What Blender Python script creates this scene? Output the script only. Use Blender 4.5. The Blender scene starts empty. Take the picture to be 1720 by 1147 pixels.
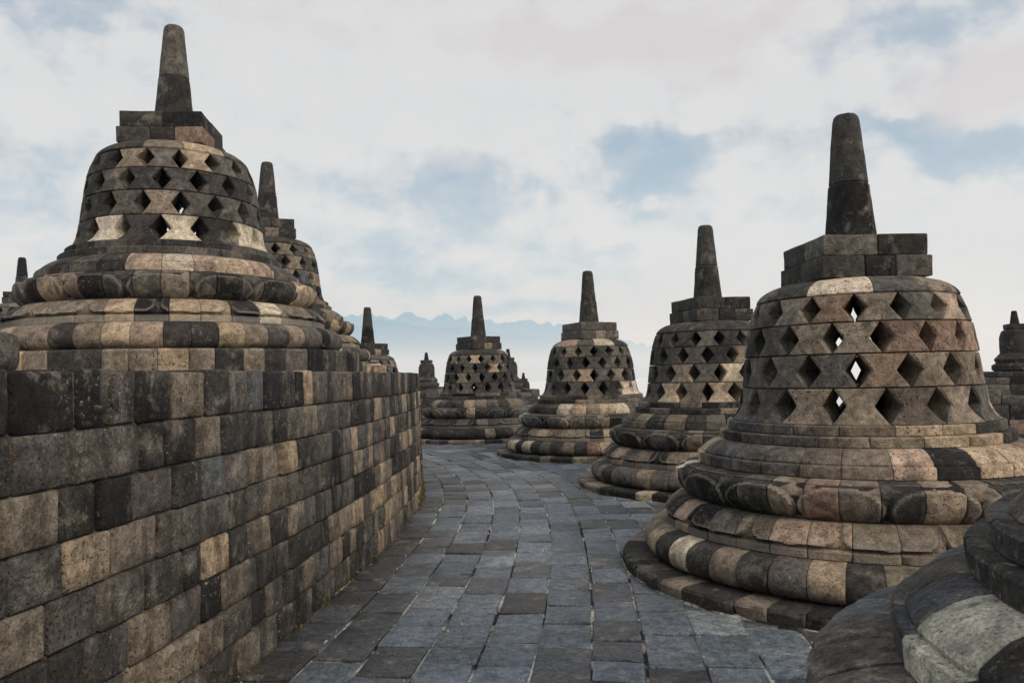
import bpy, bmesh, math, random
from mathutils import Matrix, Vector, noise

random.seed(11)
SC = bpy.context.scene
COL = SC.collection
R = math.radians

# ------------------------------------------------------------------ camera
F_PX, W_PX, HOR = 1303.4, 1720.0, 631.5
EYE = 1.544
pitch = math.atan((HOR - 573.5) / F_PX)
roll = -0.0232
cd = bpy.data.cameras.new('camera')
cam = bpy.data.objects.new('camera', cd)
COL.objects.link(cam)
cd.sensor_width = 36.0
cd.lens = F_PX / W_PX * 36.0
cd.clip_start, cd.clip_end = 0.05, 40000.0
fw = Vector((0, math.cos(pitch), math.sin(pitch)))
up0 = Vector((0, -math.sin(pitch), math.cos(pitch)))
rt0 = Vector((1, 0, 0))
rt = rt0 * math.cos(roll) + up0 * math.sin(roll)
up = up0 * math.cos(roll) - rt0 * math.sin(roll)
mw = Matrix((rt, up, -fw)).transposed().to_4x4()
mw.translation = Vector((0, 0, EYE))
cam.matrix_world = mw
SC.camera = cam

# ------------------------------------------------------------------ world and sun
SUN_EL, SUN_AZ = R(32), R(140)          # azimuth clockwise from +Y: behind the camera, to the right
world = bpy.data.worlds.new('World')
SC.world = world
world.use_nodes = True
nt = world.node_tree
nt.nodes.clear()


def nd(tree, typ, **kw):
    n = tree.nodes.new(typ)
    for k, v in kw.items():
        setattr(n, k, v)
    return n


def mth(tree, op, a, b=None, c=None, clamp=False):
    n = tree.nodes.new('ShaderNodeMath')
    n.operation = op
    n.use_clamp = clamp
    for i, v in enumerate((a, b, c)):
        if v is None:
            continue
        if isinstance(v, (int, float)):
            n.inputs[i].default_value = v
        else:
            tree.links.new(v, n.inputs[i])
    return n.outputs[0]


def ramp(tree, fac, stops, interp='LINEAR'):
    n = tree.nodes.new('ShaderNodeValToRGB')
    n.color_ramp.interpolation = interp
    el = n.color_ramp.elements
    while len(el) < len(stops):
        el.new(0.5)
    for e, (p, c) in zip(el, stops):
        e.position = p
        e.color = (c, c, c, 1) if isinstance(c, (int, float)) else (*c, 1)
    tree.links.new(fac, n.inputs[0])
    return n.outputs[0]


def mixc(tree, fac, a, b, blend='MIX'):
    n = tree.nodes.new('ShaderNodeMix')
    n.data_type = 'RGBA'
    n.blend_type = blend
    n.clamp_factor = True
    for sock, v in ((n.inputs[0], fac), (n.inputs[6], a), (n.inputs[7], b)):
        if isinstance(v, (int, float)):
            sock.default_value = v
        elif isinstance(v, tuple):
            sock.default_value = (*v, 1)
        else:
            tree.links.new(v, sock)
    return n.outputs[2]


def pix_dir(px, py):
    """direction seen at a pixel of the photograph -> (azimuth, elevation)"""
    u, v = (px - 860) / F_PX, (py - 573.5) / F_PX
    d = fw + rt * u - up * v
    return math.atan2(d.x, d.y), math.atan2(d.z, math.hypot(d.x, d.y))


def build_sky():
    t = nt
    out = nd(t, 'ShaderNodeOutputWorld')
    sky = nd(t, 'ShaderNodeTexSky', sky_type='NISHITA', sun_disc=False, sun_elevation=SUN_EL, sun_rotation=SUN_AZ)
    bg_sky = nd(t, 'ShaderNodeBackground')
    bg_sky.inputs[1].default_value = 0.08
    t.links.new(sky.outputs[0], bg_sky.inputs[0])
    tc = nd(t, 'ShaderNodeTexCoord')
    sep = nd(t, 'ShaderNodeSeparateXYZ')
    t.links.new(tc.outputs['Generated'], sep.inputs[0])
    x, y, z = sep.outputs
    az = mth(t, 'ARCTAN2', x, y)
    el = mth(t, 'ARCSINE', z)
    # cloud sheet coordinates: the clouds get smaller towards the horizon
    zc = mth(t, 'ADD', mth(t, 'MAXIMUM', z, 0.0), 0.16)
    cp = nd(t, 'ShaderNodeCombineXYZ')
    t.links.new(mth(t, 'DIVIDE', x, zc), cp.inputs[0])
    t.links.new(mth(t, 'DIVIDE', y, zc), cp.inputs[1])

    def nz(scale, detail=6, rough=0.55, dist=0.0, off=0.0):
        n = nd(t, 'ShaderNodeTexNoise')
        n.inputs['Scale'].default_value = scale
        n.inputs['Detail'].default_value = detail
        n.inputs['Roughness'].default_value = rough
        n.inputs['Distortion'].default_value = dist
        m = nd(t, 'ShaderNodeVectorMath', operation='ADD')
        m.inputs[1].default_value = (off, off * 0.7, off * 0.3)
        t.links.new(cp.outputs[0], m.inputs[0])
        t.links.new(m.outputs[0], n.inputs['Vector'])
        return n
    dp = nd(t, 'ShaderNodeCombineXYZ')
    t.links.new(az, dp.inputs[0])
    t.links.new(mth(t, 'MULTIPLY', el, 1.35), dp.inputs[1])

    def nz2(scale, detail, rough, off):
        n = nd(t, 'ShaderNodeTexNoise')
        n.inputs['Scale'].default_value = scale
        n.inputs['Detail'].default_value = detail
        n.inputs['Roughness'].default_value = rough
        m = nd(t, 'ShaderNodeVectorMath', operation='ADD')
        m.inputs[1].default_value = (off, off * .7, off * .3)
        t.links.new(dp.outputs[0], m.inputs[0])
        t.links.new(m.outputs[0], n.inputs['Vector'])
        return n
    warp = nz2(9.0, 8, 0.58, 3.1)
    wsep = nd(t, 'ShaderNodeSeparateColor')
    t.links.new(warp.outputs['Color'], wsep.inputs[0])
    azw = mth(t, 'ADD', az, mth(t, 'MULTIPLY', mth(t, 'SUBTRACT', wsep.outputs[0], 0.5), 0.15))
    elw = mth(t, 'ADD', el, mth(t, 'MULTIPLY', mth(t, 'SUBTRACT', wsep.outputs[1], 0.5), 0.11))

    def blobs(lst):
        tot = None
        for px, py, sx, sy, wgt in lst:
            a0, e0 = pix_dir(px, py)
            a = mth(t, 'DIVIDE', mth(t, 'SUBTRACT', azw, a0), sx / F_PX)
            e = mth(t, 'DIVIDE', mth(t, 'SUBTRACT', elw, e0), sy / F_PX)
            d = mth(t, 'ADD', mth(t, 'MULTIPLY', a, a), mth(t, 'MULTIPLY', e, e))
            g = mth(t, 'MULTIPLY', mth(t, 'DIVIDE', 1.0, mth(t, 'ADD', 1.0, mth(t, 'POWER', d, 1.9))), wgt)
            tot = g if tot is None else mth(t, 'ADD', tot, g)
        return tot
    blue = blobs([(1100, 262, 120, 40, .85), (1075, 318, 70, 24, .7), (800, 300, 105, 52, .52), (735, 355, 120, 60, .42),
                  (1510, 222, 75, 26, .8), (1640, 255, 120, 30, .75), (40, 320, 90, 70, .55), (60, 12, 170, 40, .6),
                  (720, 470, 190, 24, .58), (860, 525, 170, 18, .5), (1000, 425, 90, 24, .45), (640, 420, 90, 26, .42), (1540, 90, 80, 40, .38),
                  (1560, 20, 260, 40, .40), (540, 300, 70, 80, .2), (1290, 360, 90, 20, .3)])
    pink = blobs([(960, 75, 170, 36, .7), (1180, 45, 200, 38, .7), (1655, 150, 110, 48, 1.0), (760, 260, 80, 30, .45),
                  (500, 30, 140, 30, .35), (1240, 110, 90, 18, .4)])
    n1 = nz(1.6, 8, 0.58, 0.4).outputs['Fac']
    n2 = nz2(17, 8, .6, 7.7).outputs['Fac']
    soft = ramp(t, n1, [(0.40, 0.0), (0.68, 0.55)])
    fine = ramp(t, n2, [(0.35, 0.0), (0.75, 0.35)])
    bn = mth(t, 'ADD', blue, mth(t, 'MULTIPLY', mth(t, 'SUBTRACT', n2, 0.5), 1.6))
    bluef = mth(t, 'ADD', mth(t, 'MULTIPLY', ramp(t, bn, [(.20, 0), (.40, .25), (.60, .62), (1.0, .92)]), 1.0), mth(t, 'ADD', mth(t, 'MULTIPLY', soft, 0.30), mth(t, 'MULTIPLY', fine, 0.28)), clamp=True)
    pinkf = ramp(t, mth(t, 'ADD', pink, mth(t, 'MULTIPLY', mth(t, 'SUBTRACT', n2, 0.5), 1.4)), [(.2, 0), (.75, .9)])
    white = (7.65, 7.45, 7.35)
    c = mixc(t, bluef, white, (3.0, 3.65, 4.65))
    c = mixc(t, mth(t, 'MULTIPLY', pinkf, 0.75), c, (6.75, 5.85, 5.75))
    bg_c = nd(t, 'ShaderNodeBackground')
    bg_c.inputs[1].default_value = 0.08
    t.links.new(c, bg_c.inputs[0])
    mx = nd(t, 'ShaderNodeMixShader')
    cov = ramp(t, n1, [(0.25, 0.86), (0.6, 0.97)])
    t.links.new(cov, mx.inputs[0])
    t.links.new(bg_sky.outputs[0], mx.inputs[1])
    t.links.new(bg_c.outputs[0], mx.inputs[2])
    t.links.new(mx.outputs[0], out.inputs[0])


build_sky()
sd = bpy.data.lights.new('sun', 'SUN')
sd.energy = 1.5
sd.angle = R(14)
sd.color = (1.0, 0.90, 0.78)
sun = bpy.data.objects.new('sun', sd)
COL.objects.link(sun)
sdir = Vector((math.sin(SUN_AZ) * math.cos(SUN_EL), math.cos(SUN_AZ) * math.cos(SUN_EL), math.sin(SUN_EL)))
sun.rotation_euler = sdir.to_track_quat('Z', 'Y').to_euler()
vs = SC.view_settings
vs.view_transform = 'Standard'
vs.look = 'None'
vs.exposure = 0.32
vs.gamma = 1.0
vs.use_curve_mapping = False
cy = SC.cycles
cy.use_denoising = True
cy.max_bounces = 6
cy.diffuse_bounces = 3
cy.volume_bounces = 3
cy.volume_max_steps = 64

# ------------------------------------------------------------------ materials
PAL = {'K': (.021, .021, .022), 'D': (.047, .045, .043), 'G': (.108, .101, .092), 'B': (.098, .106, .117),
       'M': (.215, .182, .143), 'T': (.40, .315, .225), 'L': (.52, .455, .36), 'P': (.385, .295, .225), 'W': (.42, .41, .35),
       'R': (.26, .185, .14)}


def jit(c, a=0.2):
    k = 1 + random.uniform(-a, a)
    return (c[0] * k * (1 + random.uniform(-.03, .03)), c[1] * k, c[2] * k * (1 + random.uniform(-.04, .04)), 1)


def pick(weights):
    return random.choices(list(weights), list(weights.values()))[0]


def stone_material(name, streak=False, bump=1.0, source='object', base=None, stain=0.6, spot=0.5, rough=.88, spec=.25, grain=1.0, wear=0.0):
    m = bpy.data.materials.new(name)
    m.use_nodes = True
    t = m.node_tree
    bsdf = t.nodes['Principled BSDF']
    bsdf.inputs['Specular IOR Level'].default_value = spec
    tc = nd(t, 'ShaderNodeTexCoord')
    oi = nd(t, 'ShaderNodeObjectInfo')
    off = nd(t, 'ShaderNodeVectorMath', operation='MULTIPLY_ADD')
    t.links.new(tc.outputs['Object'], off.inputs[0])
    off.inputs[1].default_value = (1, 1, 1)
    rnd = nd(t, 'ShaderNodeCombineXYZ')
    geo = nd(t, 'ShaderNodeNewGeometry')
    rs = oi.outputs['Random'] if source == 'object' else geo.outputs['Random Per Island']
    for i, k in enumerate((37.0, 91.0, 53.0)):
        t.links.new(mth(t, 'MULTIPLY', rs, k), rnd.inputs[i])
    t.links.new(rnd.outputs[0], off.inputs[2])
    vec = off.outputs[0]

    def nz(scale, detail, rough_=.55, v=vec, dist=0.0):
        n = nd(t, 'ShaderNodeTexNoise')
        n.inputs['Scale'].default_value = scale
        n.inputs['Detail'].default_value = detail
        n.inputs['Roughness'].default_value = rough_
        n.inputs['Distortion'].default_value = dist
        t.links.new(v, n.inputs['Vector'])
        return n.outputs['Fac']
    if source == 'object':
        col = oi.outputs['Color']
    elif source == 'island':
        stops = base
        col = ramp(t, rs, stops, 'CONSTANT')
    else:
        col = base
    big = nz(2.6, 7, .64, v=tc.outputs['Object'], dist=.6)
    col = mixc(t, ramp(t, big, [(.36, stain), (.42, stain * .8), (.47, stain * .15), (.56, 0.0)]), col, (.26, .26, .265), 'MULTIPLY')
    pits = nz(58 * grain, 2, .5)
    col = mixc(t, mth(t, 'MULTIPLY', ramp(t, pits, [(.33, .8), (.39, 0)]), ramp(t, mth(t, 'FRACT', mth(t, 'MULTIPLY', rs, 7.3)), [(.2, .05), (.9, 1)])), col, (.012, .012, .012))
    pale = nz(5.2, 6, .66, dist=.3)
    col = mixc(t, ramp(t, pale, [(.55, 0), (.62, spot * .35), (.72, spot * .75)]), col, (.36, .325, .27))
    med = nz(17, 6, .62)
    k = nd(t, 'ShaderNodeVectorMath', operation='SCALE')
    t.links.new(col, k.inputs[0])
    t.links.new(ramp(t, med, [(.36, .62), (.5, 1.0), (.66, 1.42)]), k.inputs['Scale'])
    col = k.outputs[0]
    if streak:
        mp = nd(t, 'ShaderNodeMapping')
        mp.inputs['Scale'].default_value = (1, 1, .16)
        t.links.new(tc.outputs['Object'], mp.inputs[0])
        s = nz(9, 4, .5, mp.outputs[0])
        col = mixc(t, ramp(t, s, [(.5, 0), (.66, .55)]), col, (.03, .029, .028))
        s2 = nz(7, 4, .5, mp.outputs[0], .3)
        col = mixc(t, ramp(t, s2, [(.62, 0), (.76, .35)]), col, (.33, .31, .27))
    pore = nz(95 * grain, 7, .7)
    k2 = nd(t, 'ShaderNodeVectorMath', operation='SCALE')
    t.links.new(col, k2.inputs[0])
    t.links.new(ramp(t, pore, [(.37, .62), (.5, 1.02), (.64, 1.42)]), k2.inputs['Scale'])
    col = k2.outputs[0]
    # pale lichen spots gathered in patches
    lich = mth(t, 'MULTIPLY', ramp(t, nz(46, 5, .7), [(.57, 0), (.66, 1)]), ramp(t, nz(3.3, 4, .6, v=tc.outputs['Object']), [(.46, 0), (.62, 1)]))
    col = mixc(t, mth(t, 'MULTIPLY', lich, spot), col, (.40, .37, .30))
    # worn pale arrises
    if wear:
        col = mixc(t, mth(t, 'MULTIPLY', ramp(t, geo.outputs['Pointiness'], [(.515, 0), (.58, 1)]), wear), col, (.36, .34, .30))
    t.links.new(col, bsdf.inputs['Base Color'])
    bsdf.inputs['Roughness'].default_value = rough
    h = mth(t, 'ADD', mth(t, 'ADD', mth(t, 'MULTIPLY', pore, .5), mth(t, 'MULTIPLY', nz(30, 5, .6), 1.1)), ramp(t, pits, [(.32, 0), (.42, .5)]))
    b = nd(t, 'ShaderNodeBump')
    b.inputs['Strength'].default_value = .75 * bump
    b.inputs['Distance'].default_value = .012
    t.links.new(h, b.inputs['Height'])
    t.links.new(b.outputs[0], bsdf.inputs['Normal'])
    return m


M_STONE = stone_material('carved_andesite')
M_WALL = stone_material('wall_andesite', streak=True, bump=1.2, spot=.8)
M_CARVED = stone_material('carved_lotus_andesite', wear=.5)
M_CORE = stone_material('dark_fill', source='const', base=(.04, .037, .034), spot=.1)  # dark mortar backing set behind the blocks
M_TUFF = stone_material('terrace_tuff', source='const', base=(.11, .105, .10))
M_PAVE = stone_material('paving_andesite', bump=1.3, stain=.45, spot=.55,  rough=.47, spec=.5, grain=.8)
PAVE_STOPS = [(0, (.105, .127, .152)), (.2, (.145, .172, .203)), (.42, (.082, .095, .11)), (.6, (.18, .21, .24)), (.75, (.115, .138, .16)),
              (.9, (.075, .08, .085))]
M_PAVE_FAR = stone_material('far_paving_andesite', source='island', base=PAVE_STOPS, stain=.3, spot=.25, rough=.47, spec=.5, grain=.8)
M_WALL_FAR = stone_material('far_wall_andesite', source='island', base=[(0, PAL['D']), (.35, PAL['G']), (.7, PAL['M'])], streak=True)


def mortar_material():
    m = bpy.data.materials.new('lime_mortar')
    m.use_nodes = True
    t = m.node_tree
    bsdf = t.nodes['Principled BSDF']
    tc = nd(t, 'ShaderNodeTexCoord')

    def nz(s, d):
        n = nd(t, 'ShaderNodeTexNoise')
        n.inputs['Scale'].default_value = s
        n.inputs['Detail'].default_value = d
        t.links.new(tc.outputs['Object'], n.inputs['Vector'])
        return n.outputs['Fac']
    c = ramp(t, nz(2.3, 5), [(.44, (.025, .025, .025)), (.52, (.40, .385, .35)), (.66, (.66, .63, .57))])
    c = mixc(t, ramp(t, nz(26, 4), [(.33, .7), (.52, 0)]), c, (.05, .05, .048))
    t.links.new(c, bsdf.inputs['Base Color'])
    bsdf.inputs['Roughness'].default_value = .95
    bsdf.inputs['Specular IOR Level'].default_value = .1
    return m


M_MORTAR = mortar_material()


def flat_material(name, a, b, scale, rough=1.0):
    m = bpy.data.materials.new(name)
    m.use_nodes = True
    t = m.node_tree
    bsdf = t.nodes['Principled BSDF']
    tc = nd(t, 'ShaderNodeTexCoord')
    n = nd(t, 'ShaderNodeTexNoise')
    n.inputs['Scale'].default_value = scale
    n.inputs['Detail'].default_value = 8
    t.links.new(tc.outputs['Object'], n.inputs['Vector'])
    t.links.new(mixc(t, ramp(t, n.outputs['Fac'], [(.35, 0), (.65, 1)]), a, b), bsdf.inputs['Base Color'])
    bsdf.inputs['Roughness'].default_value = rough
    bsdf.inputs['Specular IOR Level'].default_value = .05
    return m


M_HILL = flat_material('forested_slope', (.02, .035, .03), (.035, .055, .045), .004)
M_PLAIN = flat_material('fields_and_trees', (.035, .06, .03), (.09, .11, .06), .01)
M_MOSS = flat_material('moss_green', (.07, .085, .025), (.16, .15, .05), 30)

# ------------------------------------------------------------------ mesh helpers


def finish(name, verts, faces, mat, parent=None, color=None, sharp=38, smooth=True):
    me = bpy.data.meshes.new(name)
    me.from_pydata(verts, [], faces)
    if smooth:
        me.polygons.foreach_set('use_smooth', [True] * len(me.polygons))
        me.set_sharp_from_angle(angle=R(sharp))
    me.materials.append(mat)
    o = bpy.data.objects.new(name, me)
    COL.objects.link(o)
    if parent is not None:
        o.parent = parent
    if color is not None:
        o.color = color
    return o


def empty(name, loc, rz=0.0):
    o = bpy.data.objects.new(name, None)
    o.empty_display_size = .2
    COL.objects.link(o)
    o.location = loc
    o.rotation_euler = (0, 0, rz)
    return o


def tag(o, label=None, cat=None, group=None, kind=None):
    if label:
        o['label'] = label
    if cat:
        o['category'] = cat
    if group:
        o['group'] = group
    if kind:
        o['kind'] = kind
    return o


def pol(r, a, z):
    return (r * math.sin(a), -r * math.cos(a), z)


def revolve(name, prof, mat, parent, n=72, color=None):
    """closed ring from a closed (r, z) profile"""
    v, f = [], []
    m = len(prof)
    for i in range(n):
        a = 2 * math.pi * i / n
        v += [pol(r, a, z) for r, z in prof]
    for i in range(n):
        j = (i + 1) % n
        for k in range(m):
            l = (k + 1) % m
            f.append((i * m + k, j * m + k, j * m + l, i * m + l))
    return finish(name, v, f, mat, parent, color)


def sweep_stone(prof, r_in, a0, a1, ncol, parent, mat, color, name='stone', bev=.008, gap=.0022, disp=None, rough=.003, out=0.0):
    """one block of a ring: outer profile (bottom to top) swept from angle a0 to a1, worn edges, closed behind"""
    rm = max(r for r, z in prof)
    g, b = gap / rm, bev / rm
    cols = [(a0 + g, bev), (a0 + g + b, bev * .22)]
    cols += [(a0 + g + 2 * b + (a1 - a0 - 2 * g - 4 * b) * i / (ncol - 1), 0.0) for i in range(ncol)]
    cols += [(a1 - g - b, bev * .22), (a1 - g, bev)]
    z0, z1 = prof[0][1], prof[-1][1]
    sd_ = random.uniform(0, 100)
    tilt = random.uniform(-.006, .006)
    chip = None
    if random.random() < .16:
        chip = (random.choice((a0, a1)), random.choice((z0, z1, z1)), random.uniform(.04, .10), random.uniform(.012, .04))
    v, f = [], []
    m = len(prof) + 2
    am = (a0 + a1) / 2
    for a, ins in cols:
        for r, z in prof:
            t = (z - z0) / (z1 - z0 + 1e-9)
            d = out - ins + tilt * (a - am) * rm
            if disp:
                d += disp(a, t)
            if rough:
                d += rough * noise.noise((r * math.sin(a) * 9 + sd_, r * math.cos(a) * 9, z * 9))
                if rough > .005:
                    d += rough * .8 * noise.noise((a * 6 + sd_, z * 42, sd_))
            if chip:
                q = math.hypot((a - chip[0]) * rm, (z - chip[1]) * 1.3) / chip[2]
                if q < 1:
                    d -= chip[3] * (1 - q * q)
            v.append(pol(r + d, a, z))
        v.append(pol(r_in, a, z1))
        v.append(pol(r_in, a, z0))
    n = len(cols)
    for i in range(n - 1):
        for k in range(m):
            l = (k + 1) % m
            f.append((i * m + k, (i + 1) * m + k, (i + 1) * m + l, i * m + l))
    f.append(tuple(range(m - 1, -1, -1)))
    f.append(tuple((n - 1) * m + k for k in range(m)))
    return finish(name, v, f, mat, parent, color)


def box_stone(x0, x1, y0, y1, z0, z1, parent, mat, color, name='stone', bev=.012, rough=.006, bow=0.0):
    """a rough squared block: every face a small grid, edges worn round"""
    bm = bmesh.new()
    nx, ny, nz_ = 3, 3, 3
    sd_ = random.uniform(0, 100)

    def lin(a, b):
        e = min(bev, (b - a) * .3)
        return [a, a + e, (a + b) / 2, b - e, b]
    X, Y, Z = lin(x0, x1), lin(y0, y1), lin(z0, z1)
    cache = {}

    def vert(i, j, k):
        key = (i, j, k)
        if key not in cache:
            p = Vector((X[i], Y[j], Z[k]))
            c = Vector((X[2], Y[2], Z[2]))
            onx, ony, onz = i in (0, 4), j in (0, 4), k in (0, 4)
            s = onx + ony + onz
            if s >= 2:
                pull = bev * (.30 if s == 2 else .42)
                for ax, on in enumerate((onx, ony, onz)):
                    if on:
                        p[ax] += pull * (1 if c[ax] > p[ax] else -1)
            q = p * 7
            p += Vector((noise.noise((q.x + sd_, q.y, q.z)), noise.noise((q.x, q.y + sd_, q.z)), noise.noise((q.x, q.y, q.z + sd_)))) * rough
            cache[key] = bm.verts.new(p)
        return cache[key]
    for a in range(4):
        for b in range(4):
            bm.faces.new((vert(a, b, 0), vert(a, b + 1, 0), vert(a + 1, b + 1, 0), vert(a + 1, b, 0)))
            bm.faces.new((vert(a, b, 4), vert(a + 1, b, 4), vert(a + 1, b + 1, 4), vert(a, b + 1, 4)))
            bm.faces.new((vert(a, 0, b), vert(a + 1, 0, b), vert(a + 1, 0, b + 1), vert(a, 0, b + 1)))
            bm.faces.new((vert(a, 4, b), vert(a, 4, b + 1), vert(a + 1, 4, b + 1), vert(a + 1, 4, b)))
            bm.faces.new((vert(0, a, b), vert(0, a, b + 1), vert(0, a + 1, b + 1), vert(0, a + 1, b)))
            bm.faces.new((vert(4, a, b), vert(4, a + 1, b), vert(4, a + 1, b + 1), vert(4, a, b + 1)))
    me = bpy.data.meshes.new(name)
    bm.to_mesh(me)
    bm.free()
    me.polygons.foreach_set('use_smooth', [True] * len(me.polygons))
    me.set_sharp_from_angle(angle=R(50))
    me.materials.append(mat)
    o = bpy.data.objects.new(name, me)
    COL.objects.link(o)
    o.parent = parent
    o.color = color
    return o


# ------------------------------------------------------------------ the plan of the terrace
# foot of the upper terrace wall, a long curve given by the distance y ahead of the camera
WX, WY = -1.19, 8.9


def wall_pt(s, off=0.0):
    """point at arc length s (0 at WY, growing away from the camera), off metres out on the walkway side"""
    rad = 38.0 if s < 0 else 16.0
    a = s / rad
    return Vector((WX - rad + (rad + off) * math.cos(a), WY + (rad + off) * math.sin(a)))


TOPZ = 1.61
STUPAS = {'A': (2.754, 6.227), 'B': (2.783, 10.862), 'C': (1.538, 15.407), 'D': (-.853, 19.651), 'E': (-3.529, 8.12),
          'J': (-4.182, 13.316), 'F': (-4.109, 22.093), 'G': (2.16, 1.62), 'I': (-14.3, 22.6)}

# ------------------------------------------------------------------ ground, terraces, hills


def sheet(name, pts, z, mat, kind='structure', depth=None):
    n = len(pts)
    v = [(p[0], p[1], z) for p in pts]
    f = [tuple(range(n))]
    if depth:
        v += [(p[0], p[1], z - depth) for p in pts]
        f += [(i, i + n, (i + 1) % n + n, (i + 1) % n) for i in range(n)]
        f.append(tuple(range(2 * n - 1, n - 1, -1)))
    o = finish(name, v, f, mat, smooth=False)
    if kind:
        o['kind'] = kind
    return o


inner = [wall_pt(s, -.25) for s in [-11 + i * .7 for i in range(38)]]
outer = [wall_pt(s, 6.6) for s in [-13 + i * .7 for i in range(44)]]
floor_sheet = sheet('walkway', inner + outer[::-1], -.011, M_MORTAR, depth=2.3)
uin = [wall_pt(s, -.02) for s in [-11 + i * .7 for i in range(38)]]
upper = sheet('upper_terrace', uin + [Vector((-30, 26)), Vector((-34, 8)), Vector((-30, -4)), Vector((-6, -6))], TOPZ - .012, M_TUFF, depth=1.9)
cx0, cy0 = -15.4, 8.5
sheet('lower_terrace', [Vector((cx0 + 28.5 * math.cos(a), cy0 + 28.5 * math.sin(a))) for a in [2 * math.pi * i / 72 for i in range(72)]], -1.7, M_TUFF, depth=3)
sheet('temple_mound', [Vector((cx0 + 60 * math.cos(a), cy0 + 60 * math.sin(a))) for a in [2 * math.pi * i / 48 for i in range(48)]], -6.0, M_TUFF, depth=22)
M_FOG = flat_material('white_valley_fog', (.74, .76, .78), (.80, .81, .82), .0012)


def fog_sea():  # solid white top of the fog, added so its bounce brightens the haze
    v, f = [], []
    rad = [70, 110, 180, 300, 500, 800, 1200, 1700, 2300, 3000, 3800, 4700, 5800, 7200, 9000, 12000, 16000]
    n = 96
    for r in rad:
        for i in range(n):
            a = 2 * math.pi * i / n
            x, y = r * math.sin(a), r * math.cos(a)
            h = noise.fractal((x * .0011, y * .0011, 5.0), 1.0, 2.0, 4)
            v.append((x, y, -26 + min(18, r * .012) * h))
    for k in range(len(rad) - 1):
        for i in range(n):
            j = (i + 1) % n
            f.append((k * n + i, k * n + j, (k + 1) * n + j, (k + 1) * n + i))
    o = finish('valley_fog', v, f, M_FOG, sharp=80)
    o['kind'] = 'stuff'


fog_sea()
sheet('plain', [Vector((16000 * math.cos(a), 16000 * math.sin(a))) for a in [2 * math.pi * i / 64 for i in range(64)]], -31.0, M_PLAIN)


def mountains(name, ridge, dist, width, seed, rough):
    """a range of hills: ridge heights by azimuth, slopes falling off in front and behind"""
    a0, a1 = ridge[0][0], ridge[-1][0]
    na, nr = 260, 22
    v, f = [], []
    for i in range(na + 1):
        a = a0 + (a1 - a0) * i / na
        for k in range(len(ridge) - 1):
            if ridge[k][0] <= a <= ridge[k + 1][0]:
                t = (a - ridge[k][0]) / (ridge[k + 1][0] - ridge[k][0])
                t = t * t * (3 - 2 * t) * .35 + t * .65
                el = ridge[k][1] * (1 - t) + ridge[k + 1][1] * t
        for j in range(nr + 1):
            q = -1 + 2 * j / nr
            d = dist + q * width
            fall = (1 - abs(q)) ** 1.25
            h = (math.tan(el) * dist + 30) * fall
            h *= 1 + .5 * (1 - fall) * noise.fractal((a * 45 + seed, d * .004, 0), 1.0, 2.0, 4)
            h += rough * noise.fractal((a * 160 + seed, d * .006, 3), 1.0, 2.0, 4) * (fall > 0)
            v.append((d * math.sin(a), d * math.cos(a), h - 31))
    m = nr + 1
    for i in range(na):
        for j in range(nr):
            f.append((i * m + j, (i + 1) * m + j, (i + 1) * m + j + 1, i * m + j + 1))
    o = finish(name, v, f, M_HILL, sharp=60)
    o['kind'] = 'structure'
    return o


def zp(x, y):                            # ridge points read as the direction they are seen in
    return pix_dir(560 + x * .3314, 420 + y * .3314)


ridge_far = [pix_dir(-300, 640), pix_dir(60, 600), pix_dir(330, 560), pix_dir(480, 540)] + [zp(x, y) for x, y in [
    (0, 345), (60, 328), (100, 322), (135, 326), (205, 329), (260, 342), (300, 351), (340, 327), (375, 314), (412, 326), (450, 345), (490, 353),
    (530, 335), (565, 317), (600, 333), (618, 353), (650, 350), (670, 344), (690, 357), (735, 362), (780, 348), (830, 372), (880, 363),
    (930, 360), (1000, 354), (1050, 371), (1090, 361), (1128, 379), (1150, 365), (1180, 384), (1300, 410), (1480, 452), (1600, 482)]] + [
    pix_dir(1250, 612), pix_dir(1500, 625)]
mountains('mountain_range', ridge_far, 6200, 1500, 4.0, 30)
ridge_near = [pix_dir(200, 640), pix_dir(480, 590)] + [zp(x, y) for x, y in [(0, 430), (120, 385), (230, 352), (320, 362), (430, 384), (560, 392), (640, 386), (780, 408),
    (900, 420), (1010, 424), (1100, 440), (1250, 470), (1500, 540)]] + [pix_dir(1250, 632)]
mountains('foothill_range', ridge_near, 4700, 1100, 9.0, 16)

# ------------------------------------------------------------------ paving
ROWS = [0.0]
while ROWS[-1] < 6.5:
    ROWS.append(ROWS[-1] + random.uniform(.285, .325))
paves = []
for ri in range(len(ROWS) - 1):
    s = -8.2 + random.uniform(0, .4)
    while s < 15:
        ln = random.choice((.30, .36, .40, .43, .45, .48, .52)) * random.uniform(.95, 1.05)
        paves.append((ri, s, s + ln))
        s += ln


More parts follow.
